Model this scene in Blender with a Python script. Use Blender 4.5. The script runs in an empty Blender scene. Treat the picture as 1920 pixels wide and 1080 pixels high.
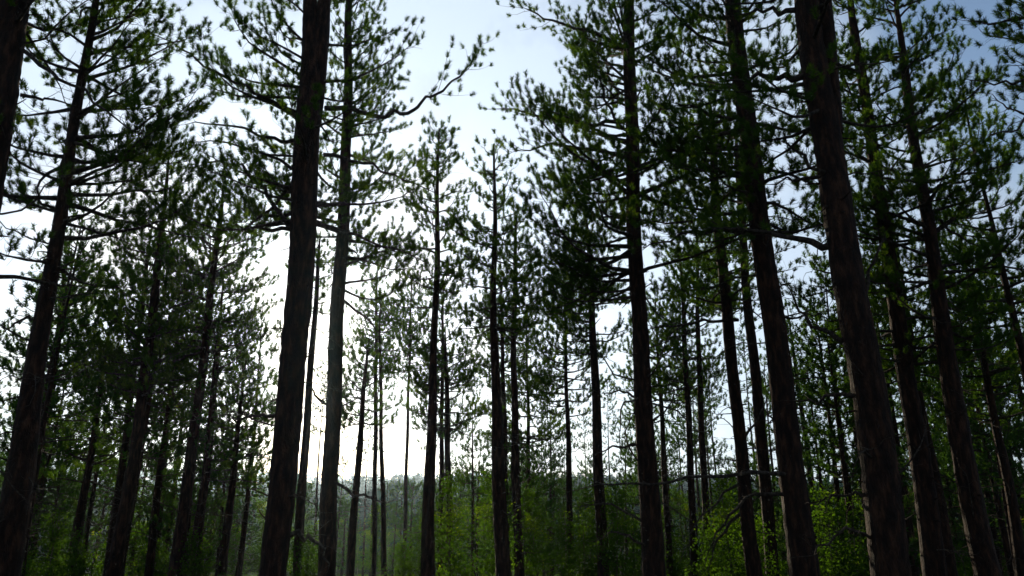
import bpy, math, random
import numpy as np
from mathutils import Vector

# ------------------------------------------------------------------ camera, sky, sun, exposure
S = bpy.context.scene
COL = S.collection
PITCH = math.radians(17.5)
FPX = 1440.0            # focal length in pixels of the 1920 px wide photograph
CAMZ = 1.6
cam_data = bpy.data.cameras.new('camera')
cam = bpy.data.objects.new('camera', cam_data)
COL.objects.link(cam)
cam.location = (0, 0, CAMZ)
cam.rotation_euler = (math.radians(90) + PITCH, 0, 0)
cam_data.sensor_width = 36.0
cam_data.lens = 36.0 * FPX / 1920.0
cam_data.clip_start = 0.05
cam_data.clip_end = 6000
S.camera = cam


def ray(px, py):
    u = (px - 960.0) / FPX
    v = -(py - 540.0) / FPX
    return np.array([u, math.cos(PITCH) - v * math.sin(PITCH), math.sin(PITCH) + v * math.cos(PITCH)])


def at(px, py, Y):
    """world point seen at a photo pixel on the vertical plane y = Y"""
    d = ray(px, py)
    return np.array([0, 0, CAMZ]) + d * (Y / d[1])


def zc(p):
    return p[1] * math.cos(PITCH) + (p[2] - CAMZ) * math.sin(PITCH)


SUN_PX = (598, 628)
sd = ray(*SUN_PX)
sd = sd / np.linalg.norm(sd)
SUN_EL = math.asin(sd[2])
SUN_AZ = math.atan2(sd[0], sd[1])      # clockwise from +Y

world = bpy.data.worlds.new("World")
S.world = world
world.use_nodes = True
wn, wl = world.node_tree.nodes, world.node_tree.links
wn.clear()
w_out = wn.new('ShaderNodeOutputWorld')
w_bg = wn.new('ShaderNodeBackground')
w_bg.inputs['Strength'].default_value = 0.11
sky = wn.new('ShaderNodeTexSky')
sky.sky_type = 'NISHITA'
sky.sun_disc = False
sky.sun_elevation = SUN_EL
sky.sun_rotation = SUN_AZ
sky.air_density = 1.0
sky.dust_density = 0.9
sky.ozone_density = 2.0
tc = wn.new('ShaderNodeTexCoord')
nz = wn.new('ShaderNodeTexNoise')
nz.inputs['Scale'].default_value = 4.5
nz.inputs['Detail'].default_value = 7
nz.inputs['Roughness'].default_value = 0.55
wl.new(tc.outputs['Generated'], nz.inputs['Vector'])
# how far the view is from the open blue patch high on the right
cd = ray(1905, 40)
cd = cd / np.linalg.norm(cd)
dot = wn.new('ShaderNodeVectorMath')
dot.operation = 'DOT_PRODUCT'
wl.new(tc.outputs['Generated'], dot.inputs[0])
dot.inputs[1].default_value = tuple(cd)
mr = wn.new('ShaderNodeMapRange')
mr.inputs['From Min'].default_value = 0.975
mr.inputs['From Max'].default_value = 1.0
mr.inputs['To Min'].default_value = 0.22
mr.inputs['To Max'].default_value = 0.06
wl.new(dot.outputs['Value'], mr.inputs['Value'])
add = wn.new('ShaderNodeMath')
add.operation = 'ADD'
wl.new(nz.outputs['Fac'], add.inputs[0])
wl.new(mr.outputs['Result'], add.inputs[1])
ramp = wn.new('ShaderNodeValToRGB')
ramp.color_ramp.elements[0].position = 0.49
ramp.color_ramp.elements[0].color = (0, 0, 0, 1)
ramp.color_ramp.elements[1].position = 0.70
ramp.color_ramp.elements[1].color = (0.8, 0.8, 0.8, 1)
wl.new(add.outputs[0], ramp.inputs['Fac'])
mixc = wn.new('ShaderNodeMix')
mixc.data_type = 'RGBA'
wl.new(ramp.outputs['Color'], mixc.inputs['Factor'])
wl.new(sky.outputs['Color'], mixc.inputs['A'])
# thin cloud is brightest towards the sun and duller overhead and behind the viewer
dots = wn.new('ShaderNodeVectorMath')
dots.operation = 'DOT_PRODUCT'
wl.new(tc.outputs['Generated'], dots.inputs[0])
dots.inputs[1].default_value = tuple(sd)
crmp = wn.new('ShaderNodeMapRange')
crmp.inputs['From Min'].default_value = 0.50
crmp.inputs['From Max'].default_value = 0.97
wl.new(dots.outputs['Value'], crmp.inputs['Value'])
ccol = wn.new('ShaderNodeMix')
ccol.data_type = 'RGBA'
wl.new(crmp.outputs['Result'], ccol.inputs['Factor'])
ccol.inputs['A'].default_value = (1.9, 2.3, 2.9, 1)
ccol.inputs['B'].default_value = (5.8, 6.8, 8.0, 1)
wl.new(ccol.outputs['Result'], mixc.inputs['B'])
wl.new(mixc.outputs['Result'], w_bg.inputs['Color'])
wl.new(w_bg.outputs['Background'], w_out.inputs['Surface'])

sun_data = bpy.data.lights.new('sun', 'SUN')
sun_data.energy = 5.0
sun_data.angle = math.radians(0.5)
sun_data.color = (1.0, 0.84, 0.60)
sun = bpy.data.objects.new('sun', sun_data)
COL.objects.link(sun)
sun.rotation_euler = Vector(tuple(-sd)).to_track_quat('-Z', 'Y').to_euler()
sun.location = (-20, 60, 40)

S.view_settings.view_transform = 'Standard'
S.view_settings.look = 'None'
S.view_settings.gamma = 1
S.view_settings.use_curve_mapping = False
S.view_settings.exposure = 0.5
S.render.engine = 'CYCLES'
S.cycles.max_bounces = 5
S.cycles.diffuse_bounces = 2
S.cycles.transmission_bounces = 3
S.cycles.volume_bounces = 0
S.cycles.use_denoising = True
S.render.filter_size = 1.9
rng = np.random.default_rng(11)


# ------------------------------------------------------------------ materials
def mat_new(name):
    m = bpy.data.materials.new(name)
    m.use_nodes = True
    n = m.node_tree.nodes
    n.clear()
    return m, n, m.node_tree.links


def noise(n, l, scale, detail=4, coord='Object', vec_scale=None):
    t = n.new('ShaderNodeTexCoord')
    x = n.new('ShaderNodeTexNoise')
    x.inputs['Scale'].default_value = scale
    x.inputs['Detail'].default_value = detail
    if vec_scale:
        mp = n.new('ShaderNodeMapping')
        mp.inputs['Scale'].default_value = vec_scale
        l.new(t.outputs[coord], mp.inputs['Vector'])
        l.new(mp.outputs['Vector'], x.inputs['Vector'])
    else:
        l.new(t.outputs[coord], x.inputs['Vector'])
    return x


def ramp_of(n, l, src, stops):
    r = n.new('ShaderNodeValToRGB')
    cr = r.color_ramp
    while len(cr.elements) < len(stops):
        cr.elements.new(0.5)
    for e, (p, c) in zip(cr.elements, stops):
        e.position = p
        e.color = (*c, 1)
    l.new(src, r.inputs['Fac'])
    return r


def bark_mat(name, dark, mid, light, vs=(9, 9, 1.6)):
    m, n, l = mat_new(name)
    out = n.new('ShaderNodeOutputMaterial')
    b = n.new('ShaderNodeBsdfPrincipled')
    b.inputs['Roughness'].default_value = 0.9
    b.inputs['Specular IOR Level'].default_value = 0.2
    x = noise(n, l, 1.0, 6, vec_scale=vs)
    r = ramp_of(n, l, x.outputs['Fac'], [(0.36, dark), (0.52, mid), (0.70, light)])
    l.new(r.outputs['Color'], b.inputs['Base Color'])
    x2 = noise(n, l, 4.0, 5, vec_scale=vs)
    bp = n.new('ShaderNodeBump')
    bp.inputs['Strength'].default_value = 1.0
    bp.inputs['Distance'].default_value = 0.06
    l.new(x2.outputs['Fac'], bp.inputs['Height'])
    l.new(bp.outputs['Normal'], b.inputs['Normal'])
    l.new(b.outputs['BSDF'], out.inputs['Surface'])
    return m


def leaf_mat(name, stops, trans=0.5, tint=(1.25, 1.25, 0.55), scale=0.9):
    m, n, l = mat_new(name)
    out = n.new('ShaderNodeOutputMaterial')
    x = noise(n, l, scale, 3)
    r = ramp_of(n, l, x.outputs['Fac'], stops)
    d = n.new('ShaderNodeBsdfDiffuse')
    t = n.new('ShaderNodeBsdfTranslucent')
    l.new(r.outputs['Color'], d.inputs['Color'])
    mu = n.new('ShaderNodeMix')
    mu.data_type = 'RGBA'
    mu.blend_type = 'MULTIPLY'
    mu.inputs['Factor'].default_value = 1
    l.new(r.outputs['Color'], mu.inputs['A'])
    mu.inputs['B'].default_value = (*tint, 1)
    l.new(mu.outputs['Result'], t.inputs['Color'])
    ms = n.new('ShaderNodeMixShader')
    ms.inputs['Fac'].default_value = trans
    l.new(d.outputs[0], ms.inputs[1])
    l.new(t.outputs[0], ms.inputs[2])
    l.new(ms.outputs[0], out.inputs['Surface'])
    return m


M_BARK = bark_mat('pine_bark', (0.008, 0.004, 0.003), (0.022, 0.010, 0.006), (0.062, 0.028, 0.015), (16, 16, 4))  # darkened all over to stand in for shade of unbuilt trees behind the viewer
M_BARK2 = bark_mat('grey_bark', (0.03, 0.024, 0.02), (0.085, 0.065, 0.05), (0.17, 0.14, 0.11))
M_TWIG = bark_mat('twig_bark', (0.02, 0.015, 0.012), (0.05, 0.038, 0.03), (0.10, 0.08, 0.06), (20, 20, 20))
M_NEEDLE = leaf_mat('pine_needles', [(0.30, (0.022, 0.046, 0.018)), (0.55, (0.036, 0.072, 0.022)), (0.75, (0.105, 0.150, 0.030))], 0.55, (2.0, 2.1, 0.4), 2.2)  # lightest stop paints yellow-green sun highlights into the needle colour
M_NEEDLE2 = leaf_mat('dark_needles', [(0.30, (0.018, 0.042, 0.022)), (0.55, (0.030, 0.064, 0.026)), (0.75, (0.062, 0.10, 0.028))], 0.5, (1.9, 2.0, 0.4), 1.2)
M_LEAF = leaf_mat('sunlit_leaves', [(0.30, (0.014, 0.034, 0.010)), (0.55, (0.030, 0.064, 0.014)), (0.75, (0.135, 0.165, 0.022))], 0.62, (2.3, 2.3, 0.35))  # last stop puts sunlit yellow highlights into the leaf colour itself
M_FAR = leaf_mat('far_forest', [(0.3, (0.006, 0.026, 0.024)), (0.7, (0.014, 0.044, 0.036))], 0.2, scale=0.05)


# ------------------------------------------------------------------ mesh helpers
class MB:
    """collects tubes and triangles, then links them as ONE mesh object"""

    def __init__(self):
        self.v, self.q, self.t = [], [], []
        self.qm, self.tm = [], []
        self.n = 0

    def tubes(self, P, R, sides=4, mat=0):
        """P (B,N,3) polylines, R (B,N) radii"""
        P = np.asarray(P, float)
        R = np.asarray(R, float)
        if P.ndim == 2:
            P, R = P[None], R[None]
        B, N, _ = P.shape
        if B == 0:
            return
        T = np.gradient(P, axis=1)
        T /= np.linalg.norm(T, axis=2, keepdims=True) + 1e-9
        mean = P[:, -1] - P[:, 0]
        ref = np.where((np.abs(mean[:, 2]) > 0.8 * np.linalg.norm(mean, axis=1))[:, None], np.array([[1.0, 0, 0]]), np.array([[0, 0, 1.0]]))
        U = np.cross(T, ref[:, None, :])
        U /= np.linalg.norm(U, axis=2, keepdims=True) + 1e-9
        W = np.cross(T, U)
        a = np.arange(sides) * 2 * math.pi / sides
        V = P[:, :, None, :] + R[:, :, None, None] * (U[:, :, None, :] * np.cos(a)[None, None, :, None] + W[:, :, None, :] * np.sin(a)[None, None, :, None])
        base = self.n + np.arange(B)[:, None, None] * N * sides
        i = np.arange(N - 1)[None, :, None] * sides
        k = np.arange(sides)[None, None, :]
        k2 = (k + 1) % sides
        q = np.stack([base + i + k, base + i + k2, base + i + sides + k2, base + i + sides + k], -1).reshape(-1, 4)
        self.v.append(V.reshape(-1, 3))
        self.q.append(q)
        self.qm.append(np.full(len(q), mat))
        self.n += B * N * sides

    def tris(self, V, mat=0):
        """V (M,3,3)"""
        if len(V) == 0:
            return
        m = len(V)
        self.v.append(V.reshape(-1, 3))
        self.t.append(self.n + np.arange(m * 3).reshape(m, 3))
        self.tm.append(np.full(m, mat))
        self.n += m * 3

    def quads(self, V, mat=0):
        m = len(V)
        if m == 0:
            return
        self.v.append(V.reshape(-1, 3))
        q = self.n + np.arange(m * 4).reshape(m, 4)
        self.q.append(q)
        self.qm.append(np.full(m, mat))
        self.n += m * 4

    def raw(self, V, Q, mat=0):
        self.v.append(V)
        self.q.append(Q + self.n)
        self.qm.append(np.full(len(Q), mat))
        self.n += len(V)

    def mesh(self, name, mats, origin=(0, 0, 0), smooth=False):
        V = np.concatenate(self.v) - np.asarray(origin)
        q = np.concatenate(self.q) if self.q else np.zeros((0, 4), int)
        t = np.concatenate(self.t) if self.t else np.zeros((0, 3), int)
        me = bpy.data.meshes.new(name)
        me.vertices.add(len(V))
        me.vertices.foreach_set('co', V.astype(np.float32).ravel())
        nl = q.size + t.size
        me.loops.add(nl)
        me.loops.foreach_set('vertex_index', np.concatenate([q.ravel(), t.ravel()]).astype(np.int32))
        me.polygons.add(len(q) + len(t))
        st = np.concatenate([np.arange(len(q)) * 4, len(q) * 4 + np.arange(len(t)) * 3]).astype(np.int32)
        me.polygons.foreach_set('loop_start', st)
        mi = np.concatenate(self.qm + self.tm).astype(np.int32)
        me.polygons.foreach_set('material_index', mi)
        if smooth:
            me.polygons.foreach_set('use_smooth', np.ones(len(mi), bool))
        for m in mats:
            me.materials.append(m)
        me.update(calc_edges=True)
        return me

    def build(self, name, mats, parent=None, origin=(0, 0, 0), smooth=False):
        o = bpy.data.objects.new(name, self.mesh(name, mats, origin, smooth))
        COL.objects.link(o)
        if parent is not None:
            o.parent = parent
        return o


def tag(o, label=None, cat=None, group=None, kind=None):
    if label: o['label'] = label
    if cat: o['category'] = cat
    if group: o['group'] = group
    if kind: o['kind'] = kind
    return o


def empty(name, loc, label, cat, group=None):
    o = bpy.data.objects.new(name, None)
    COL.objects.link(o)
    o.location = tuple(loc)
    o.empty_display_size = 0.3
    return tag(o, label, cat, group)


def copy_tree(o, parent=None):
    c = o.copy()
    COL.objects.link(c)
    c.parent = parent
    for ch in KIDS.get(o.name, []):
        copy_tree(ch, c)
    return c


KIDS = {}


def norm(a):
    return a / (np.linalg.norm(a, axis=-1, keepdims=True) + 1e-9)


def blades(rng, tip, axis, K, Ls, ln, w, spread=(0.4, 1.3)):
    """bottle-brush shoots of needles. tip, axis (N,3)"""
    N = len(tip)
    if N == 0:
        return np.zeros((0, 3, 3))
    ax = norm(axis)[:, None, :]
    r = norm(rng.normal(size=(N, K, 3)))
    side = norm(r - (r * ax).sum(-1, keepdims=True) * ax)
    phi = rng.uniform(*spread, size=(N, K, 1))
    u = rng.uniform(0, 1, size=(N, K, 1)) ** 0.8
    sc = rng.uniform(0.75, 1.25, size=(N, 1, 1))
    base = tip[:, None, :] - ax * u * Ls * sc
    d = ax * np.cos(phi) + side * np.sin(phi)
    L = ln * rng.uniform(0.8, 1.2, size=(N, K, 1)) * (0.75 + 0.25 * sc)
    tp = base + d * L
    wv = norm(np.cross(d, norm(rng.normal(size=(N, K, 3))))) * w * 0.5
    return np.stack([base - wv, base + wv, tp], 2).reshape(-1, 3, 3)


def ground_z(x, y):
    x = np.asarray(x, float)
    y = np.asarray(y, float)
    z = -0.04 * np.clip(y - 12, 0, 130)
    z = z + 0.12 * np.sin(x * 0.31 + 1) * np.cos(y * 0.23) + 0.05 * np.sin(x * 1.1 + y * 0.7)
    t = np.clip((y - 190) / 300, 0, 1)
    ridge = 21.5 + 2.5 * np.sin(x * 0.006 + 0.9) + 2.5 * np.sin(x * 0.021 + 2)
    z = z + (3 * t ** 2 - 2 * t ** 3) * ridge
    t2 = np.clip((y - 650) / 500, 0, 1)
    z = z + (3 * t2 ** 2 - 2 * t2 ** 3) * (42 - 0.045 * x + 9 * np.sin(x * 0.004))
    return z


# ------------------------------------------------------------------ ground, hills
def build_ground():
    m, n, l = mat_new('forest_floor')
    out = n.new('ShaderNodeOutputMaterial')
    b = n.new('ShaderNodeBsdfPrincipled')
    b.inputs['Roughness'].default_value = 1
    b.inputs['Specular IOR Level'].default_value = 0.0
    x = noise(n, l, 0.8, 8)
    r = ramp_of(n, l, x.outputs['Fac'], [(0.35, (0.015, 0.014, 0.008)), (0.5, (0.022, 0.030, 0.010)), (0.68, (0.03, 0.045, 0.012))])
    l.new(r.outputs['Color'], b.inputs['Base Color'])
    bp = n.new('ShaderNodeBump')
    bp.inputs['Strength'].default_value = 1
    bp.inputs['Distance'].default_value = 0.1
    x2 = noise(n, l, 6, 6)
    l.new(x2.outputs['Fac'], bp.inputs['Height'])
    l.new(bp.outputs['Normal'], b.inputs['Normal'])
    l.new(b.outputs[0], out.inputs['Surface'])
    ys = np.concatenate([np.arange(-60, 120, 2.0), np.arange(120, 700, 12.0), np.linspace(700, 1400, 20)])
    xs = np.concatenate([np.linspace(-1000, -130, 36), np.arange(-120, 121, 3.0), np.linspace(130, 1000, 36)])
    X, Y = np.meshgrid(xs, ys)
    V = np.stack([X, Y, ground_z(X, Y)], -1).reshape(-1, 3)
    nx, ny = len(xs), len(ys)
    i = np.arange(ny - 1)[:, None] * nx + np.arange(nx - 1)[None, :]
    Q = np.stack([i, i + 1, i + nx + 1, i + nx], -1).reshape(-1, 4)
    mb = MB()
    mb.raw(V, Q)
    tag(mb.build('ground', [m], smooth=True), kind='structure')


build_ground()


def far_forest(name, n, y0, y1, h0, h1, label, seed, xw=0.85):
    r = np.random.default_rng(seed)
    Y = r.uniform(y0, y1, n)
    X = r.uniform(-xw, xw, n) * Y
    Z = ground_z(X, Y)
    H = r.uniform(h0, h1, n)
    K = 60
    u = r.uniform(0.12, 1, (n, K)) ** 0.85
    rad = (1 - u) ** 0.7 * 0.26 * H[:, None] * r.uniform(0.5, 1.1, (n, K)) + 0.15
    a = r.uniform(0, 2 * math.pi, (n, K))
    c = np.stack([X[:, None] + rad * np.cos(a), Y[:, None] + rad * np.sin(a), Z[:, None] + u * H[:, None]], -1)
    s = 0.075 * H[:, None, None, None]
    V = c[:, :, None, :] + r.normal(size=(n, K, 3, 3)) * s
    mb = MB()
    mb.tris(V.reshape(-1, 3, 3), 0)
    P = np.stack([np.stack([X, Y, Z - 0.3], -1), np.stack([X, Y, Z + H * 0.9], -1)], 1)
    mb.tubes(P, np.stack([H * 0.012, H * 0.003], 1), 3, 1)
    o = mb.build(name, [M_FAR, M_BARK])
    tag(o, label, 'forest', kind='stuff')


far_forest('distant_forest', 3400, 125, 560, 8, 14, 'blue green forest covering the distant ridge beyond the trunks', 3)
far_forest('hillside_forest', 2200, 700, 1250, 12, 20, 'pale hazy forest on the farthest hill beyond the valley', 4, 0.75)


# ------------------------------------------------------------------ pines
def grow_limb(rng, p0, az, el0, L, n=7, up=0.6, wig=0.10):
    """polyline of a limb leaving p0, turning upward by `up` radians at its tip"""
    s = np.linspace(0, 1, n)
    azs = az + np.cumsum(rng.normal(0, wig, n))
    els = el0 + up * s ** 1.6 + np.cumsum(rng.normal(0, wig * 0.8, n))
    d = np.stack([np.cos(els) * np.sin(azs), np.cos(els) * np.cos(azs), np.sin(els)], -1)
    step = L / (n - 1)
    return p0 + np.concatenate([np.zeros((1, 3)), np.cumsum(d[:-1] * step, 0)])


def interp_poly(P, s):
    n = len(P) - 1
    f = np.clip(s * n, 0, n - 1e-6)
    i = f.astype(int)
    t = (f - i)[:, None]
    return P[i] * (1 - t) + P[i + 1] * t, norm(P[i + 1] - P[i])


def foliage_on(rng, P, L, acc, s0=0.3, step=0.2, twl=0.5, tstep=0.13, bare=False):
    """twigs and needle shoots along a limb. acc = dict(tw=list4, tt=list3, tips, axes)"""
    ns = max(2, int(L * (1 - s0) / step))
    s = np.clip(np.linspace(s0, 1.0, ns) + rng.normal(0, 0.02, ns), 0, 1)
    pos, tan = interp_poly(P, s)
    sg = np.where(np.arange(ns) % 2 == 0, 1.0, -1.0)
    az = np.arctan2(tan[:, 0], tan[:, 1]) + sg * rng.uniform(0.5, 1.15, ns)
    az[-1] = math.atan2(tan[-1, 0], tan[-1, 1])
    el = rng.uniform(-0.15, 0.5, ns) + 0.3 * np.arcsin(np.clip(tan[:, 2], -1, 1))
    TL = twl * rng.uniform(0.55, 1.25, ns) * (1.15 - 0.65 * (s - s0) / (1 - s0 + 1e-6))
    k = 4
    c = np.zeros((ns, k, 3))
    c[:, 0] = pos
    e, a = el.copy(), az.copy()
    for j in range(1, k):
        d = np.stack([np.cos(e) * np.sin(a), np.cos(e) * np.cos(a), np.sin(e)], -1)
        c[:, j] = c[:, j - 1] + d * (TL / (k - 1))[:, None]
        e += rng.uniform(0.0, 0.45, ns) if not bare else rng.normal(0, 0.5, ns)
        a += rng.normal(0, 0.2 if not bare else 0.4, ns)
    acc['tw'].append(c)
    if bare:
        return
    # shoots
    for i in range(ns):
        m = max(2, int(TL[i] / tstep))
        t = np.linspace(0.25, 1.0, m)
        pp, tt = interp_poly(c[i], t)
        out = norm(0.8 * tt + rng.normal(0, 0.42, (m, 3)) + np.array([0, 0, 0.85]))
        sl = rng.uniform(0.08, 0.26, m)
        tips = pp + out * sl[:, None]
        acc['st'].append(np.stack([pp, tips], 1))
        acc['tips'].append(tips)
        acc['axes'].append(norm(out + np.array([0, 0, 0.3])))


def new_acc():
    return dict(tw=[], st=[], tips=[], axes=[])


def flush(rng, mb, acc, twr, K, Ls, ln, w):
    if acc['tw']:
        c = np.concatenate(acc['tw'])
        mb.tubes(c, np.tile(np.linspace(twr, twr * 0.35, c.shape[1]), (len(c), 1)), 3, 0)
    if acc['st']:
        c = np.concatenate(acc['st'])
        mb.tubes(c, np.tile([twr * 0.45, twr * 0.25], (len(c), 1)), 3, 0)
        mb.tris(blades(rng, np.concatenate(acc['tips']), np.concatenate(acc['axes']), K, Ls, ln, w), 1)


def trunk_path(pts, Y, H, rng):
    """pts [(px, py, width_px)] from bottom to top -> resampled world path and radii, ground to top H"""
    W = np.array([at(p[0], p[1], Y) for p in pts])
    R = np.array([p[2] * zc(w) / FPX * 0.5 for p, w in zip(pts, W)])
    o = np.argsort(W[:, 2])
    W, R = W[o], R[o]
    for i in range(1, len(R)):
        R[i] = min(R[i], R[i - 1] * 1.02)
    gz = float(ground_z(W[0, 0], Y)) - 0.15
    zt = H
    n = max(12, int((zt - gz) / 0.35))
    z = np.linspace(gz, zt, n)
    if len(W) > 1:
        sl0 = (W[1, 0] - W[0, 0]) / (W[1, 2] - W[0, 2])
        sl1 = (W[-1, 0] - W[-2, 0]) / (W[-1, 2] - W[-2, 2])
    else:
        sl0 = sl1 = 0.0
    x = np.interp(z, W[:, 2], W[:, 0])
    lo, hi = z < W[0, 2], z > W[-1, 2]
    x[lo] = W[0, 0] + (z[lo] - W[0, 2]) * sl0
    x[hi] = W[-1, 0] + (z[hi] - W[-1, 2]) * sl1 * 0.6
    k = np.array([1, 2, 3, 2, 1.0]) / 9
    xs = np.convolve(np.pad(x, 2, mode='edge'), k, 'valid')
    xs[0], xs[-1] = x[0], x[-1]
    r = np.interp(z, W[:, 2], R)
    rt = 0.012
    if hi.any():
        f = (z[hi] - W[-1, 2]) / max(0.01, zt - W[-1, 2])
        r[hi] = R[-1] * (1 - f) + rt * f
    r = r * (1 + 0.35 * np.exp(-(z - gz) / 0.35))
    y = Y + 0.05 * np.sin(z * 0.9 + rng.uniform(0, 6)) * min(1, 12 / Y)
    xs = xs + 0.015 * np.sin(z * 1.7 + rng.uniform(0, 6))
    return np.stack([xs, y, z], -1), r


def trunk_mesh(P, r, rng, sides=14):
    mb = MB()
    # finer rings for an uneven bark outline
    n = int(len(P) * 3)
    s = np.linspace(0, 1, n)
    PP, _ = interp_poly(P, s)
    rr = np.interp(s, np.linspace(0, 1, len(r)), r)
    mb.tubes(PP, rr, sides, 0)
    V = mb.v[0].reshape(n, sides, 3)
    c = PP[:, None, :]
    a = np.arange(sides)
    ph = rng.uniform(0, 6, 4)
    rid = 0.02 * np.sin(a * 3.0 + ph[0] + s[:, None] * 4) + rng.normal(0, 0.022, (n, sides)) + 0.012 * rng.normal(size=(n, 1))
    hh = s * len(P) * 0.35
    for k in range(14):
        zk, ak, am = rng.uniform(0, hh[-1]), rng.uniform(0, sides), rng.uniform(0.05, 0.14)
        da = np.minimum(np.abs(a - ak), sides - np.abs(a - ak)) / sides * 6.28
        rid = rid + am * np.exp(-((hh - zk) / 0.10) ** 2)[:, None] * np.exp(-(da / 0.6) ** 2)[None, :]
    V = c + (V - c) * (1 + rid)[:, :, None]
    mb.v[0] = V.reshape(-1, 3)
    return mb


def pine(label, group, pts, dia=None, Y=None, H=14, cb=6.0, Rc=2.2, nb=44, dead=10, seed=0, lod=0,
         bias=None, stem2=None, limbs=(), name='pine_tree', mat_n=None, mat_b=None, top=0.15):
    """a pine with its trunk through photo pixels; cb = height where the live crown starts"""
    rng = np.random.default_rng(seed + 100)
    if Y is None:
        Y = dia * FPX / pts[0][2] / math.cos(PITCH)
    P, r = trunk_path(pts, Y, H, rng)
    root = empty(name, P[0] + np.array([0, 0, 0.15]), label, 'pine tree', group)
    org = np.array(root.location)
    mb = trunk_mesh(P, r, rng, 16 if lod == 0 else 10)
    for k in range(26 if lod == 0 else 12):
        z = rng.uniform(1.5, cb + 1.5)
        c = np.array([np.interp(z, P[:, 2], P[:, 0]), np.interp(z, P[:, 2], P[:, 1]), z])
        st = grow_limb(rng, c, rng.uniform(0, 6.28), rng.uniform(-0.4, 0.5), np.interp(z, P[:, 2], r) + rng.uniform(0.05, 0.28), 4, up=0, wig=0.25)
        mb.tubes(st, np.array([0.022, 0.016, 0.011, 0.005]), 5)
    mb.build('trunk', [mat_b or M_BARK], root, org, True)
    kids = [(P, r, cb, H, Rc, nb)]
    if stem2:
        P2 = np.array([at(p[0], p[1], Y + 0.05) for p in stem2])
        d = norm(P2[-1] - P2[-2])
        ext = [P2[-1] + d * t for t in np.linspace(0.6, (H - P2[-1][2]) * 0.95, 6)]
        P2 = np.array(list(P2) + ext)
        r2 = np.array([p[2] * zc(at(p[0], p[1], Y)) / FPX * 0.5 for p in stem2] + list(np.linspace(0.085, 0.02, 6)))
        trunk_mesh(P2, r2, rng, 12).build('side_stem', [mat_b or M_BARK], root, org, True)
    # needle size by distance: (K, shoot, needle, width)
    tp = [(84, 0.13, 0.080, 0.0090), (52, 0.15, 0.090, 0.0155), (30, 0.18, 0.110, 0.027)][lod]
    nb = int(nb * (1.2 if nb < 55 else 0.92))
    Rc *= 1.08
    tw = [0.006, 0.007, 0.009][lod]
    cr = MB()
    acc = new_acc()
    ga = rng.uniform(0, 6.28)
    zs = np.sort(rng.uniform(cb, H - 0.25, nb))
    merged = MB()
    cr_tw = []
    for i, z in enumerate(zs):
        t = (z - cb) / (H - cb)
        ga += 2.4 + rng.normal(0, 0.3)
        az = ga
        if bias is not None and rng.uniform() < 0.45:
            az = bias + rng.normal(0, 0.7)
        if math.cos(az) < -0.55 and rng.uniform() < 0.65:
            az += math.pi * rng.uniform(0.4, 0.9)
        sh = (1 - t) ** 0.75 * min(1.0, 0.62 + 1.7 * t) + top
        L = Rc * sh * rng.uniform(0.6, 1.15)
        el = math.radians(-8 + 50 * t ** 0.8) + rng.normal(0, 0.12)
        c = np.array([np.interp(z, P[:, 2], P[:, 0]), np.interp(z, P[:, 2], P[:, 1]), z])
        R0 = np.interp(z, P[:, 2], r)
        PL = grow_limb(rng, c, az, el, L, 7, up=0.55, wig=0.17)
        br = min(R0 * 0.5, 0.012 + 0.011 * L)
        rad = np.linspace(br, 0.005, 7) * np.array([1.25, 1, 1, 1, 1, 1, 1])
        if lod == 0:
            b = MB()
            b.tubes(PL, rad, 6)
            b.build('branch', [M_TWIG], root, org, True)
        else:
            merged.tubes(PL, rad, 4)
        foliage_on(rng, PL, L, acc, s0=0.22, step=[0.13, 0.14, 0.18][lod], twl=min(0.95, 0.30 + 0.28 * L), tstep=[0.13, 0.145, 0.175][lod])
        if rng.uniform() < 0.6:
            ab = new_acc()
            foliage_on(rng, PL, L, ab, s0=0.1, step=0.16, twl=0.5, bare=True)
            c2 = np.concatenate(ab['tw'])
            cr_tw.append(c2)
    if lod:
        cr.v, cr.q, cr.qm, cr.n = merged.v, merged.q, merged.qm, merged.n
    c2 = np.concatenate(cr_tw)
    flush(rng, cr, acc, tw, *tp)
    cr.tubes(c2, np.tile(np.linspace(tw * 0.6, 0.002, 4), (len(c2), 1)), 3, 0)
    # leader shoots at the tip
    tip = P[-1][None, :]
    cr.tris(blades(rng, np.repeat(tip, 3, 0) + rng.normal(0, 0.04, (3, 3)), np.tile([0, 0, 1.0], (3, 1)) + rng.normal(0, 0.2, (3, 3)), tp[0], 0.3, tp[2], tp[3]), 1)
    cr.build('crown', [M_TWIG, mat_n or M_NEEDLE], root, org)
    # dead limbs below the crown
    for i in range(dead):
        z = rng.uniform(max(P[0, 2] + 1.2, cb * 0.25), cb + 0.15 * (H - cb))
        az = rng.uniform(0, 6.28)
        L = rng.uniform(0.35, 1.0) * Rc * 0.75
        c = np.array([np.interp(z, P[:, 2], P[:, 0]), np.interp(z, P[:, 2], P[:, 1]), z])
        PL = grow_limb(rng, c, az, rng.uniform(-0.3, 0.45), L, 8, up=rng.uniform(-0.9, 0.4), wig=0.33)
        b = MB()
        b.tubes(PL, np.linspace(0.006 + 0.007 * L, 0.003, 8), 5)
        a2 = new_acc()
        foliage_on(rng, PL, L, a2, s0=0.25, step=0.13, twl=0.36, bare=True)
        c2 = np.concatenate(a2['tw'])
        b.tubes(c2, np.tile(np.linspace(0.0045, 0.0018, 4), (len(c2), 1)), 3)
        if True:
            b.build('dead_branch', [M_TWIG], root, org)
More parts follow.
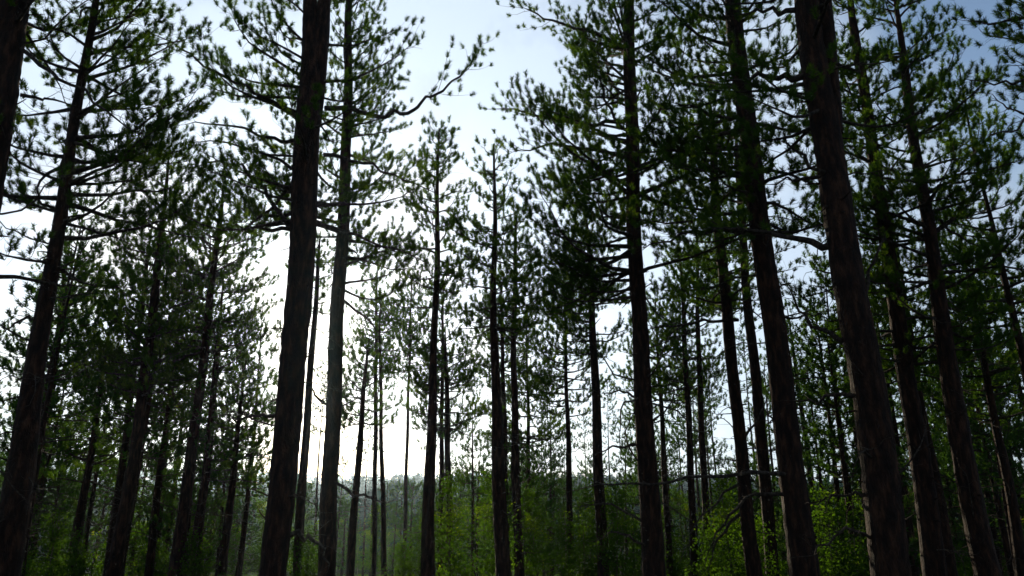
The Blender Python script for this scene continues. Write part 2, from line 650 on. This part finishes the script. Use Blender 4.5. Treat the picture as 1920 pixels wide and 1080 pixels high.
    # limbs the photo shows clearly: pixel polylines with a depth that leaves the trunk plane
    for lb in limbs:
        px, w0, live, dy = lb
        k = len(px)
        n = max(9, k * 3)
        W = np.array([at(a, b_, Y + dy * i / (k - 1)) for i, (a, b_) in enumerate(px)])
        s = np.linspace(0, 1, n)
        PL, _ = interp_poly(W, s)
        PL[2:-1] = (PL[1:-2] + PL[2:-1] + PL[3:]) / 3
        PL[1:] += rng.normal(0, 0.028, (n - 1, 3))
        L = float(np.linalg.norm(np.diff(PL, axis=0), axis=1).sum())
        r0 = w0 * zc(W[0]) / FPX * 0.5
        b = MB()
        b.tubes(PL, r0 * (1 - s) ** 0.8 + 0.005, 7)
        a2 = new_acc()
        if live:
            foliage_on(rng, PL, L, a2, s0=live, step=0.13, twl=0.8, tstep=0.19)
        else:
            foliage_on(rng, PL, L, a2, s0=0.2, step=0.11, twl=0.42, bare=True)
            c2 = np.concatenate(a2['tw'])
            b.tubes(c2, np.tile(np.linspace(0.006, 0.002, 4), (len(c2), 1)), 3)
        bo = b.build('branch' if live else 'dead_branch', [M_TWIG], root, org, True)
        if live:
            f = MB()
            flush(rng, f, a2, 0.006, *tp)
            f.build('needles', [M_TWIG, mat_n or M_NEEDLE], bo, org)
    return root


G1 = 'tall pine trees with bare lower trunks'
HP = math.pi / 2

# the big foreground pines: (bottom ... top) pixel, width
TREES = [
 dict(label='thick dark pine trunk cut off by the left edge of the photo', pts=[(-95, 900, 66), (-35, 450, 60), (22, 0, 58)], dia=0.42, H=15, cb=8.5, Rc=2.4, nb=34, dead=4,
      limbs=[([(40, 92), (110, 140), (180, 195), (260, 250)], 7, 0, -0.6), ([(38, 178), (90, 182), (140, 192)], 6, 0, 0.3), ([(-10, 520), (50, 522), (100, 532), (170, 545)], 8, 0, 0.8)]),
 dict(label='leaning pine second from the left edge with a leafy crown around its slim trunk', pts=[(8, 1080, 58), (30, 900, 50), (60, 700, 36), (95, 530, 27), (120, 380, 22), (150, 180, 17), (175, 0, 12)], Y=10.6, H=12.2, cb=4.7, Rc=2.1, nb=54, dead=14, bias=HP,
      limbs=[([(85, 590), (40, 600), (0, 628)], 6, 0, -0.3), ([(135, 265), (200, 290), (265, 310)], 6, 0.4, -0.4), ([(110, 400), (60, 365), (20, 368)], 5, 0.5, 0.2)]),
 dict(label='massive forked pine trunk standing left of centre with the sun behind it', pts=[(514, 1080, 50), (525, 950, 52), (538, 800, 53), (553, 640, 56), (562, 540, 57), (578, 270, 56), (583, 130, 40), (580, 0, 25)], dia=0.40, H=14.5, cb=6.2, Rc=2.1, nb=40, dead=8, bias=-HP,
      stem2=[(586, 230, 34), (600, 120, 28), (608, 0, 24)],
      limbs=[([(608, 203), (680, 208), (735, 216), (775, 205), (795, 185), (850, 155), (880, 128), (905, 80)], 9, 0.55, 0.6),
             ([(555, 262), (500, 262), (430, 232), (345, 232)], 7, 0, -0.3), ([(555, 210), (490, 178), (420, 150), (350, 100), (280, 60)], 7, 0, -0.8),
             ([(545, 430), (480, 425), (410, 432)], 8, 0.45, 0.5), ([(545, 430), (500, 360), (455, 312), (400, 305), (345, 318)], 8, 0, 0.2),
             ([(560, 320), (500, 290), (430, 265), (350, 265)], 6, 0, 0.9), ([(606, 290), (670, 300), (740, 330), (820, 362)], 7, 0.6, 0.6),
             ([(590, 420), (660, 440), (740, 470), (800, 490)], 6, 0, 0.5), ([(535, 1003), (575, 1003), (603, 1025), (620, 1070)], 11, 0, 0.3),
             ([(555, 330), (510, 400), (440, 440), (380, 520)], 6, 0.3, 0.4), ([(515, 780), (470, 775), (420, 790)], 6, 0, 0.4)]),
 dict(label='straight pine trunk immediately right of the massive forked pine', pts=[(612, 1080, 33), (618, 900, 31), (626, 720, 28), (636, 540, 25), (645, 400, 22), (651, 200, 17), (655, 0, 12)], dia=0.34, H=14.3, cb=6.4, Rc=1.9, nb=56, dead=14, bias=HP,
      limbs=[([(648, 450), (700, 460), (770, 480)], 6, 0.5, 0.3), ([(640, 560), (690, 600), (720, 640)], 5, 0, 0.4), ([(622, 760), (590, 740), (575, 720)], 6, 0, 0.2), ([(620, 900), (680, 935), (740, 940)], 6, 0, -0.3)]),
 dict(label='slim pine with a pointed crown top left of the centre gap', pts=[(802, 1080, 27), (806, 900, 22), (812, 700, 15), (819, 500, 11), (821, 350, 7), (822, 250, 3)], dia=0.30, H=11.0, cb=6.3, Rc=1.15, nb=42, dead=16, lod=1),
 dict(label='slim pine at the centre of the photo with a thick lower trunk', pts=[(943, 1080, 30), (936, 900, 26), (928, 700, 17), (925, 540, 12), (928, 400, 8), (927, 270, 3)], dia=0.32, H=10.2, cb=5.7, Rc=1.15, nb=42, dead=16, lod=1),
 dict(label='thin pine with a low top just right of the centre trunk', pts=[(973, 1080, 19), (966, 850, 15), (963, 650, 11), (966, 500, 8), (969, 360, 3)], dia=0.28, H=11.0, cb=6.8, Rc=1.1, nb=34, dead=14, lod=1),
 dict(label='narrow pine trunk standing alone against the bright gap right of centre', pts=[(1131, 1080, 22), (1121, 850, 19), (1113, 650, 14), (1107, 500, 11), (1098, 390, 4)], dia=0.30, H=10.3, cb=6.1, Rc=1.5, nb=40, dead=14, lod=1, bias=-HP),
 dict(label='stout pine with a wide dense crown right of the bright gap', pts=[(1226, 1080, 44), (1215, 900, 38), (1206, 750, 33), (1196, 560, 29), (1187, 350, 26), (1181, 150, 23), (1178, 0, 20)], dia=0.40, H=13.2, cb=5.7, Rc=2.7, nb=82, dead=14, bias=-1.2,
      limbs=[([(1190, 300), (1110, 280), (1020, 270), (960, 285)], 8, 0.35, 0.3), ([(1188, 220), (1100, 235), (1000, 215), (930, 200)], 8, 0.3, 0.5), ([(1190, 250), (1150, 230), (1130, 160), (1120, 120)], 7, 0.5, -0.3),
             ([(1195, 520), (1140, 500), (1080, 500)], 6, 0.3, 0.4), ([(1180, 90), (1110, 60), (1030, 40), (980, 10)], 8, 0.5, -0.2), ([(1212, 830), (1160, 835), (1110, 860)], 6, 0, 0.3),
             ([(1222, 1000), (1180, 960), (1130, 940), (1085, 950)], 6, 0, 0.3), ([(1224, 1050), (1190, 1010), (1150, 995), (1110, 1015)], 5, 0, -0.3), ([(1208, 760), (1170, 730), (1130, 740)], 5, 0, 0.3)]),
 dict(label='medium pine trunk between the stout crowned pine and the tall black pine', pts=[(1416, 1080, 29), (1400, 950, 26), (1384, 800, 23), (1364, 600, 20), (1345, 400, 17), (1335, 250, 12)], dia=0.32, H=11.8, cb=6.0, Rc=1.7, nb=44, dead=16,
      limbs=[([(1384, 600), (1320, 605), (1260, 612), (1185, 622)], 6, 0, -0.2),
             ([(1405, 960), (1370, 975), (1340, 1020), (1325, 1075)], 7, 0, 0.2), ([(1395, 905), (1350, 930), (1300, 990), (1275, 1050)], 5, 0, -0.3), ([(1388, 830), (1420, 790), (1440, 740)], 5, 0, 0.3)]),
 dict(label='medium pine trunk close on the left of the tall black pine', pts=[(1450, 1080, 25), (1425, 800, 20), (1405, 600, 17), (1392, 440, 14), (1383, 300, 10)], dia=0.32, H=12.4, cb=7.0, Rc=1.5, nb=34, dead=16, lod=1),
 dict(label='tall black pine trunk with heavy side limbs right of the stout pine', pts=[(1506, 1080, 54), (1489, 900, 48), (1465, 700, 43), (1441, 540, 41), (1420, 400, 37), (1395, 200, 34), (1376, 0, 30)], dia=0.42, H=14.6, cb=6.3, Rc=2.3, nb=54, dead=10, bias=-HP,
      limbs=[([(1478, 888), (1440, 884), (1330, 896), (1200, 906), (1080, 912)], 8, 0, -0.8), ([(1425, 440), (1350, 432), (1270, 440), (1200, 470)], 10, 0.45, 0.4), ([(1400, 230), (1330, 210), (1260, 190)], 9, 0.35, -0.4),
             ([(1488, 920), (1400, 930), (1350, 985), (1320, 1060)], 7, 0, 0.4), ([(1448, 580), (1500, 600), (1560, 585)], 5, 0, 0.5)]),
 dict(label='thickest pine trunk in the right half with a second stem at its top', pts=[(1676, 1080, 72), (1650, 900, 67), (1620, 700, 62), (1593, 540, 57), (1572, 400, 54), (1541, 180, 50), (1512, 0, 42)], dia=0.44, H=14, cb=6.8, Rc=2.0, nb=30, dead=8,
      stem2=[(1562, 250, 36), (1556, 120, 28), (1546, 0, 24)],
      limbs=[([(1530, 140), (1460, 138), (1400, 146), (1340, 150)], 14, 0.6, 0.6), ([(1500, 22), (1450, 18), (1380, 24)], 11, 0.5, 0.5), ([(1560, 460), (1500, 445), (1440, 432), (1330, 428)], 14, 0.55, 0.8),
             ([(1555, 335), (1490, 332), (1440, 348)], 8, 0.5, 0.4), ([(1598, 648), (1545, 628), (1500, 590), (1480, 540)], 10, 0, 0.3), ([(1545, 330), (1500, 285), (1465, 250)], 7, 0, -0.2),
             ([(1615, 742), (1550, 745), (1490, 752)], 8, 0, 0.5), ([(1655, 940), (1610, 920), (1560, 925), (1530, 945)], 6, 0, 0.4), ([(1660, 1010), (1600, 1000), (1545, 1015), (1515, 1050)], 6, 0, -0.2), ([(1620, 560), (1640, 470), (1660, 440)], 6, 0, 0.2)]),
 dict(label='dark pine trunk next to the thickest trunk on its right', pts=[(1752, 1080, 42), (1735, 950, 38), (1716, 790, 34), (1692, 640, 30), (1664, 480, 26), (1638, 300, 22), (1605, 60, 16)], dia=0.38, H=13.6, cb=4.4, Rc=1.9, nb=72, dead=10),
 dict(label='short leaning pine stem crossing behind the dark right hand trunk', pts=[(1784, 1080, 22), (1757, 915, 18), (1730, 760, 13)], dia=0.24, H=8.5, cb=4.6, Rc=1.3, nb=30, dead=8, lod=1),
 dict(label='dark reddish pine trunk leaning in front of dense crowns near the right edge', pts=[(1853, 1080, 46), (1816, 900, 40), (1790, 760, 35), (1766, 600, 30), (1746, 480, 24), (1724, 330, 20), (1697, 120, 14)], dia=0.40, H=12.9, cb=4.6, Rc=2.1, nb=84, dead=8, bias=HP,
      limbs=[([(1742, 360), (1790, 345), (1850, 340)], 8, 0.4, 0.2), ([(1745, 375), (1765, 345), (1830, 310), (1880, 290)], 7, 0.5, -0.3), ([(1755, 410), (1800, 445), (1870, 470)], 5, 0.4, 0.3)]),
 dict(label='thin pine trunk low at the right edge of the photo', pts=[(1916, 1080, 22), (1890, 900, 18), (1862, 760, 14)], dia=0.26, H=8.6, cb=3.9, Rc=1.5, nb=46, dead=8, lod=1),
 dict(label='bare pine trunk leaving the right edge halfway up', pts=[(1990, 1000, 24), (1912, 640, 14), (1880, 520, 11), (1850, 380, 7)], Y=15, H=11.6, cb=4.6, Rc=1.6, nb=56, dead=8, lod=1),
 dict(label='pine outside the right edge whose needles and bare twigs enter the top corner', pts=[(2110, 800, 34), (2045, 400, 28), (1990, 0, 20)], Y=9.5, H=12.5, cb=6.6, Rc=1.0, nb=26, dead=14, bias=-HP,
      limbs=[([(2010, 140), (1940, 148), (1880, 160), (1810, 148)], 6, 0, 0.2), ([(2020, 200), (1950, 205), (1900, 240), (1850, 262)], 6, 0, -0.3), ([(1990, 30), (1930, 30), (1870, 45), (1820, 40)], 7, 0.4, 0.2), ([(2020, 240), (1960, 225), (1900, 210), (1860, 180)], 5, 0, 0.4)]),
 # left group
 dict(label='double looking pine in the dense left group, its crown top against bright sky', pts=[(214, 1080, 26), (236, 950, 24), (262, 780, 20), (288, 580, 16), (303, 440, 11), (312, 320, 5)], dia=0.32, H=11.4, cb=4.4, Rc=1.95, nb=66, dead=10, lod=0),
 dict(label='slim pine trunk close on the left of the double looking trunk', pts=[(200, 1080, 16), (240, 800, 12), (262, 600, 9), (275, 500, 7)], dia=0.22, H=10.4, cb=4.3, Rc=1.7, nb=54, dead=10, lod=1),
 dict(label='straight pine in the left group whose bare trunk shows above the dark foliage', pts=[(328, 1080, 24), (352, 900, 21), (380, 680, 16), (400, 520, 12), (413, 400, 8)], dia=0.30, H=10.9, cb=5.8, Rc=1.8, nb=54, dead=12, lod=1),
 dict(label='slender pine just left of the massive forked pine lit orange by the sun', pts=[(360, 1080, 18), (392, 830, 14), (405, 700, 10), (411, 620, 6)], dia=0.24, H=8.8, cb=5.2, Rc=1.2, nb=34, dead=10, lod=1),
 dict(label='short straight pine trunk low between the left group and the forked pine', pts=[(417, 1080, 17), (428, 960, 15), (440, 860, 11)], dia=0.24, H=6.3, cb=2.6, Rc=1.3, nb=40, dead=8, lod=1),
 dict(label='thin pine behind the leaning left pine', pts=[(72, 940, 14), (95, 750, 11), (116, 560, 8)], dia=0.22, H=11.0, cb=4.6, Rc=1.8, nb=54, dead=10, lod=1),
 dict(label='thin pine in the dark lower left between two thicker trunks', pts=[(278, 1080, 16), (300, 880, 13), (325, 700, 9)], dia=0.22, H=8.4, cb=3.2, Rc=1.4, nb=48, dead=8, lod=1),
 dict(label='pine trunk at the lower left corner half lost in dark foliage', pts=[(130, 1080, 17), (165, 880, 13), (190, 720, 9)], dia=0.24, H=8.6, cb=2.8, Rc=1.5, nb=52, dead=6, lod=1),
 # centre
 dict(label='leaning thin trunk seen between the forked pine and its right neighbour', pts=[(557, 1080, 19), (571, 850, 15), (586, 640, 11), (597, 500, 7)], dia=0.26, H=9.8, cb=7.4, Rc=0.9, nb=20, dead=14, lod=1),
 dict(label='slightly leaning thin pine with a small crown in the bright gap', pts=[(655, 1080, 16), (672, 860, 12), (683, 730, 8), (688, 680, 5)], dia=0.22, H=6.7, cb=4.2, Rc=1.1, nb=26, dead=12, lod=1),
 dict(label='very thin pale pine pole in the bright gap, left of a pair', pts=[(701, 1080, 9), (704, 800, 8), (706, 560, 5)], dia=0.18, H=12.2, cb=7.4, Rc=1.3, nb=26, dead=10, lod=2),
 dict(label='very thin pine pole in the bright gap, right of a pair', pts=[(721, 1080, 11), (716, 850, 8), (712, 640, 5)], dia=0.19, H=9.6, cb=6.8, Rc=1.2, nb=26, dead=10, lod=2),
 dict(label='faint distant pine with a golden tinted crown right of the sun', pts=[(757, 1080, 8), (764, 800, 6), (770, 600, 4)], dia=0.18, H=12.9, cb=8.4, Rc=1.8, nb=46, dead=8, lod=2),
 dict(label='thin pine trunk touching the right side of the pointed pine', pts=[(826, 1080, 12), (828, 850, 9), (830, 640, 6)], dia=0.20, H=9.8, cb=6.2, Rc=1.5, nb=38, dead=8, lod=2),
 dict(label='short dark pine trunk a little right of the pointed pine', pts=[(844, 1070, 13), (839, 800, 11), (836, 680, 7)], dia=0.20, H=7.6, cb=4.2, Rc=1.4, nb=36, dead=10, lod=1),
 dict(label='thin pine stem hidden close behind the centre trunk', pts=[(952, 1080, 11), (946, 800, 9), (940, 580, 6)], dia=0.20, H=10.6, cb=6.4, Rc=1.6, nb=38, dead=8, lod=2),
 dict(label='very thin pine pole right of the two centre trunks', pts=[(994, 1080, 9), (991, 820, 7), (988, 660, 4)], dia=0.17, H=9.8, cb=4.4, Rc=1.7, nb=46, dead=6, lod=2),
 dict(label='thin pale pine with sparse foliage left of the lone narrow trunk', pts=[(1071, 1080, 13), (1067, 880, 11), (1062, 720, 7), (1058, 560, 4)], dia=0.22, H=10.2, cb=5.0, Rc=1.7, nb=46, dead=10, lod=1),
 dict(label='thin pine trunk just right of the stout pine', pts=[(1256, 1080, 13), (1246, 880, 10), (1236, 700, 7)], dia=0.22, H=9.6, cb=5.0, Rc=1.5, nb=40, dead=8, lod=1),
 dict(label='straight thin pine trunk midway between the stout pine and the medium pine', pts=[(1302, 1080, 15), (1294, 850, 12), (1284, 640, 9), (1278, 520, 6)], dia=0.24, H=10.6, cb=5.4, Rc=1.5, nb=40, dead=10, lod=1),
 dict(label='thin pine trunk with bare twigs close left of the medium pine', pts=[(1331, 1080, 15), (1320, 900, 13), (1311, 700, 10), (1307, 500, 6)], dia=0.24, H=11, cb=6.4, Rc=1.4, nb=32, dead=12, lod=1),
 dict(label='thin pine pole filling the gap close right of the tall black pine', pts=[(1540, 1080, 10), (1518, 880, 8), (1490, 680, 6)], dia=0.20, H=10.6, cb=5.2, Rc=1.5, nb=42, dead=8, lod=2),
 dict(label='thin pine pole between the thickest trunk and the dark trunk beside it', pts=[(1712, 1080, 11), (1680, 850, 9), (1655, 680, 6)], dia=0.20, H=10.6, cb=4.4, Rc=1.6, nb=46, dead=6, lod=2),
 dict(label='thin pine trunk low between the reddish trunk and the right edge trunk', pts=[(1876, 1080, 13), (1850, 920, 11), (1828, 800, 7)], dia=0.22, H=8.6, cb=3.6, Rc=1.6, nb=48, dead=6, lod=1),
]
for i, t in enumerate(TREES):
    pine(group=G1, seed=i * 7 + 1, **t)

# ------------------------------------------------------------------ background copies
def proto_pine(seed, H, cb, Rc, nb, lod=2):
    rng = np.random.default_rng(seed)
    z = np.linspace(-0.2, H, 24)
    P = np.stack([0.08 * np.sin(z * 0.4 + seed), 0.08 * np.cos(z * 0.3), z], -1)
    r = np.interp(z, [0, H], [0.10, 0.01])
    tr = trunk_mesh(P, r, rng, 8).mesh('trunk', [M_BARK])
    cr, acc = MB(), new_acc()
    for zz in np.sort(rng.uniform(cb, H - 0.2, nb)):
        t = (zz - cb) / (H - cb)
        L = Rc * ((1 - t) ** 0.75 * min(1, 0.62 + 1.7 * t) + 0.12) * rng.uniform(0.6, 1.15)
        c = np.array([np.interp(zz, z, P[:, 0]), np.interp(zz, z, P[:, 1]), zz])
        PL = grow_limb(rng, c, rng.uniform(0, 6.28), math.radians(-8 + 50 * t), L, 6)
        cr.tubes(PL, np.linspace(0.022, 0.005, 6), 3)
        foliage_on(rng, PL, L, acc, s0=0.15, step=0.20, twl=0.58, tstep=0.175)
    for k in range(22):
        zz = rng.uniform(min(1.2, cb * 0.4), cb)
        PL = grow_limb(rng, np.array([0, 0, zz]), rng.uniform(0, 6.28), rng.uniform(-0.3, 0.3), rng.uniform(0.5, 1.3), 6, up=-0.3, wig=0.2)
        cr.tubes(PL, np.linspace(0.014, 0.004, 6), 3)
        ab = new_acc()
        foliage_on(rng, PL, 1.0, ab, s0=0.3, step=0.14, twl=0.35, bare=True)
        c2 = np.concatenate(ab['tw'])
        cr.tubes(c2, np.tile(np.linspace(0.006, 0.003, 4), (len(c2), 1)), 3)
    flush(rng, cr, acc, 0.009, 26, 0.18, 0.115, 0.030)
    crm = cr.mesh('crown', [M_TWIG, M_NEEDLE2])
    return tr, crm


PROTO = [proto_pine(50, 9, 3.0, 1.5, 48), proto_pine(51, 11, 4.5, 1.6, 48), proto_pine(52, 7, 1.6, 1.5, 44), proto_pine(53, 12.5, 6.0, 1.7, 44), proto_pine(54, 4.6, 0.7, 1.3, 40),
         proto_pine(55, 8, 3.8, 1.1, 30), proto_pine(56, 10, 5.5, 1.3, 34), proto_pine(57, 5.6, 1.2, 1.5, 44), proto_pine(58, 13, 8.5, 1.3, 26)]


def plant(proto, x, y, name, label, cat, group, s=1.0, rot=0.0, parts=('trunk', 'crown')):
    root = empty(name, (x, y, float(ground_z(x, y))), label, cat, group)
    root.rotation_euler = (0, 0, rot)
    root.scale = (s, s, s)
    for nm, me in zip(parts, proto):
        o = bpy.data.objects.new(nm, me)
        COL.objects.link(o)
        o.parent = root


R = random.Random(5)
# short names of the clearly placed pines, by where their trunk passes low in the photo
MARKS = [(30, 'leaning left pine'), (165, 'corner trunk'), (236, 'double looking pine'), (352, 'straight left group pine'), (428, 'short straight trunk'), (525, 'massive forked pine'),
         (618, "forked pine's neighbour"), (672, 'slightly leaning thin pine'), (718, 'bright gap poles'), (806, 'pointed slim pine'), (842, 'short dark trunk'), (936, 'centre pine'), (992, 'very thin centre pole'), (1067, 'pale sparse pine'), (1121, 'lone narrow trunk'),
         (1215, 'stout pine'), (1294, 'straight thin pine'), (1400, 'medium pine'), (1489, 'tall black pine'), (1650, 'thickest right trunk'), (1735, 'dark right trunk'),
         (1816, 'reddish leaning trunk'), (1890, 'right edge trunk')]
ORD = ['first', 'second', 'third', 'fourth', 'fifth', 'sixth', 'seventh', 'eighth', 'ninth', 'tenth', 'eleventh', 'twelfth', 'thirteenth', 'fourteenth', 'fifteenth', 'sixteenth']


def spread(zones, what):
    out = []
    for (a, b, n, d0, d1, ps, grp) in zones:
        for i in range(n):
            px = a + (b - a) * (i + R.uniform(0.1, 0.9)) / n
            out.append([px, R.uniform(d0, d1), R.choice(ps), grp])
    out.sort()
    cnt = {}
    for o in out:
        ms = [m for p, m in MARKS if p < o[0]]
        m = ms[-1] if ms else None
        k = cnt.get(m, 0)
        cnt[m] = k + 1
        o.append('%s %s %s' % (ORD[k], what, 'right of the ' + m if m else 'from the left edge'))
    return out


ZONES = [  # px0, px1, count, nearest, farthest, kinds, group
 (-60, 480, 34, 18, 48, (0, 5, 2, 2, 4, 4, 7, 6), 'background pines on the left'),
 (480, 780, 20, 34, 75, (2, 4, 5, 8, 4, 7), 'background pines left of centre'),
 (790, 1060, 32, 26, 66, (2, 5, 7, 4, 6, 5, 4), 'background pines at the centre'),
 (1060, 1230, 13, 32, 70, (4, 7, 5, 8, 2), 'background pines right of centre'),
 (1235, 1540, 24, 26, 58, (0, 5, 7, 4, 6, 8), 'background pines in the right middle'),
 (1560, 1980, 30, 18, 46, (0, 5, 1, 6, 4, 2, 7), 'background pines on the right'),
]
for (px, Y, k, grp, lab) in spread(ZONES, 'slim dark background pine'):
    plant(PROTO[k], at(px, 900, Y)[0], Y, 'pine_tree', lab, 'pine tree', grp, R.uniform(0.85, 1.15), R.uniform(0, 6.28))

# ------------------------------------------------------------------ leafy saplings low among the trunks
def proto_sapling(seed, H, Rc, nb, leaf=0.075):
    rng = np.random.default_rng(seed)
    z = np.linspace(-0.1, H, 12)
    P = np.stack([0.1 * np.sin(z * 0.8 + seed), 0.1 * np.cos(z * 0.6 + seed), z], -1)
    st = MB()
    st.tubes(P, np.linspace(0.035, 0.006, 12), 6)
    mb = MB()
    pts = []
    for zz in rng.uniform(0.15 * H, H * 0.97, nb):
        t = zz / H
        L = Rc * (1.05 - t) ** 0.6 * min(1, 0.5 + 1.5 * t) * rng.uniform(0.5, 1.1)
        c = np.array([np.interp(zz, z, P[:, 0]), np.interp(zz, z, P[:, 1]), zz])
        PL = grow_limb(rng, c, rng.uniform(0, 6.28), rng.uniform(0.1, 0.8), L, 6, up=0.2, wig=0.2)
        mb.tubes(PL, np.linspace(0.009, 0.003, 6), 3)
        m = int(40 + 60 * L)
        q, _ = interp_poly(PL, rng.uniform(0.15, 1, m))
        pts.append(q + rng.normal(0, 0.11, (m, 3)))
    C = np.concatenate(pts)
    n = len(C)
    u = norm(rng.normal(size=(n, 3)))
    w = norm(np.cross(u, rng.normal(size=(n, 3))))
    s = (leaf * 0.52 * rng.uniform(0.6, 1.4, n))[:, None]
    V = np.stack([C - u * s, C - w * s * 0.45, C + u * s, C + w * s * 0.45], 1)
    mb.quads(V, 1)
    return st.mesh('stem', [M_BARK2]), mb.mesh('foliage', [M_TWIG, M_LEAF])


SAP = [proto_sapling(70, 2.6, 1.1, 34), proto_sapling(71, 3.4, 1.3, 40), proto_sapling(72, 1.8, 1.0, 28), proto_sapling(73, 4.2, 1.4, 44)]
SZ = [
 (-40, 480, 14, 16, 40, (0, 1, 2), 'saplings on the left'),
 (480, 1060, 32, 17, 75, (0, 1, 2), 'saplings at the centre'),
 (1060, 1520, 28, 17, 75, (0, 1, 2), 'saplings right of centre'),
 (1520, 1980, 20, 16, 55, (0, 1, 2), 'saplings on the right'),
]
for (px, Y, k, grp, lab) in spread(SZ, 'low leafy green sapling'):
    if Y > 32:
        k = 3
    plant(SAP[k], at(px, 1000, Y)[0], Y, 'leafy_sapling', lab, 'sapling', grp, R.uniform(0.8, 1.1), R.uniform(0, 6.28), ('stem', 'foliage'))


# ------------------------------------------------------------------ ground cover
def ground_cover():
    rng = np.random.default_rng(9)
    n = 70000
    y = 3 + 87 * rng.uniform(0, 1, n) ** 0.8
    x = rng.uniform(-0.85, 0.85, n) * (y + 4)
    C = np.stack([x, y, ground_z(x, y)], -1)
    az = rng.uniform(0, 6.28, n)
    d = np.stack([np.cos(az) * 0.6, np.sin(az) * 0.6, np.ones(n)], -1)
    h = (rng.uniform(0.12, 0.45, n) * (0.6 + 0.4 * np.sin(x * 0.7) * np.sin(y * 0.5)))[:, None]
    w = np.stack([-np.sin(az), np.cos(az), np.zeros(n)], -1) * (0.015 + 0.05 * h)
    V = np.stack([C - w, C + w, C + norm(d) * h], 1)
    mb = MB()
    mb.tris(V)
    tag(mb.build('grass', [M_LEAF]), 'green grass and low leaves growing over the forest floor', 'grass', kind='stuff')


ground_cover()

# ------------------------------------------------------------------ haze in the valley air
def haze(density):
    m, n, l = mat_new('haze_air')
    out = n.new('ShaderNodeOutputMaterial')
    v = n.new('ShaderNodeVolumePrincipled')
    v.inputs['Color'].default_value = (0.55, 0.74, 0.95, 1)
    v.inputs['Density'].default_value = density
    v.inputs['Anisotropy'].default_value = 0.80
    l.new(v.outputs['Volume'], out.inputs['Volume'])
    x0, x1, y0, y1, z0, z1 = -1020, 1020, -70, 1420, -8, 130
    V = np.array([(x, y, z) for z in (z0, z1) for y in (y0, y1) for x in (x0, x1)], float)
    Q = np.array([(0, 2, 3, 1), (4, 5, 7, 6), (0, 1, 5, 4), (2, 6, 7, 3), (0, 4, 6, 2), (1, 3, 7, 5)])
    mb = MB()
    mb.raw(V, Q)
    o = mb.build('haze', [m])
    tag(o, 'thin pale blue haze filling the air of the forest', 'haze', kind='stuff')


haze(0.00017)
print('TRIS', sum(len(m.polygons) for m in bpy.data.meshes), 'OBJ', len(bpy.data.objects))
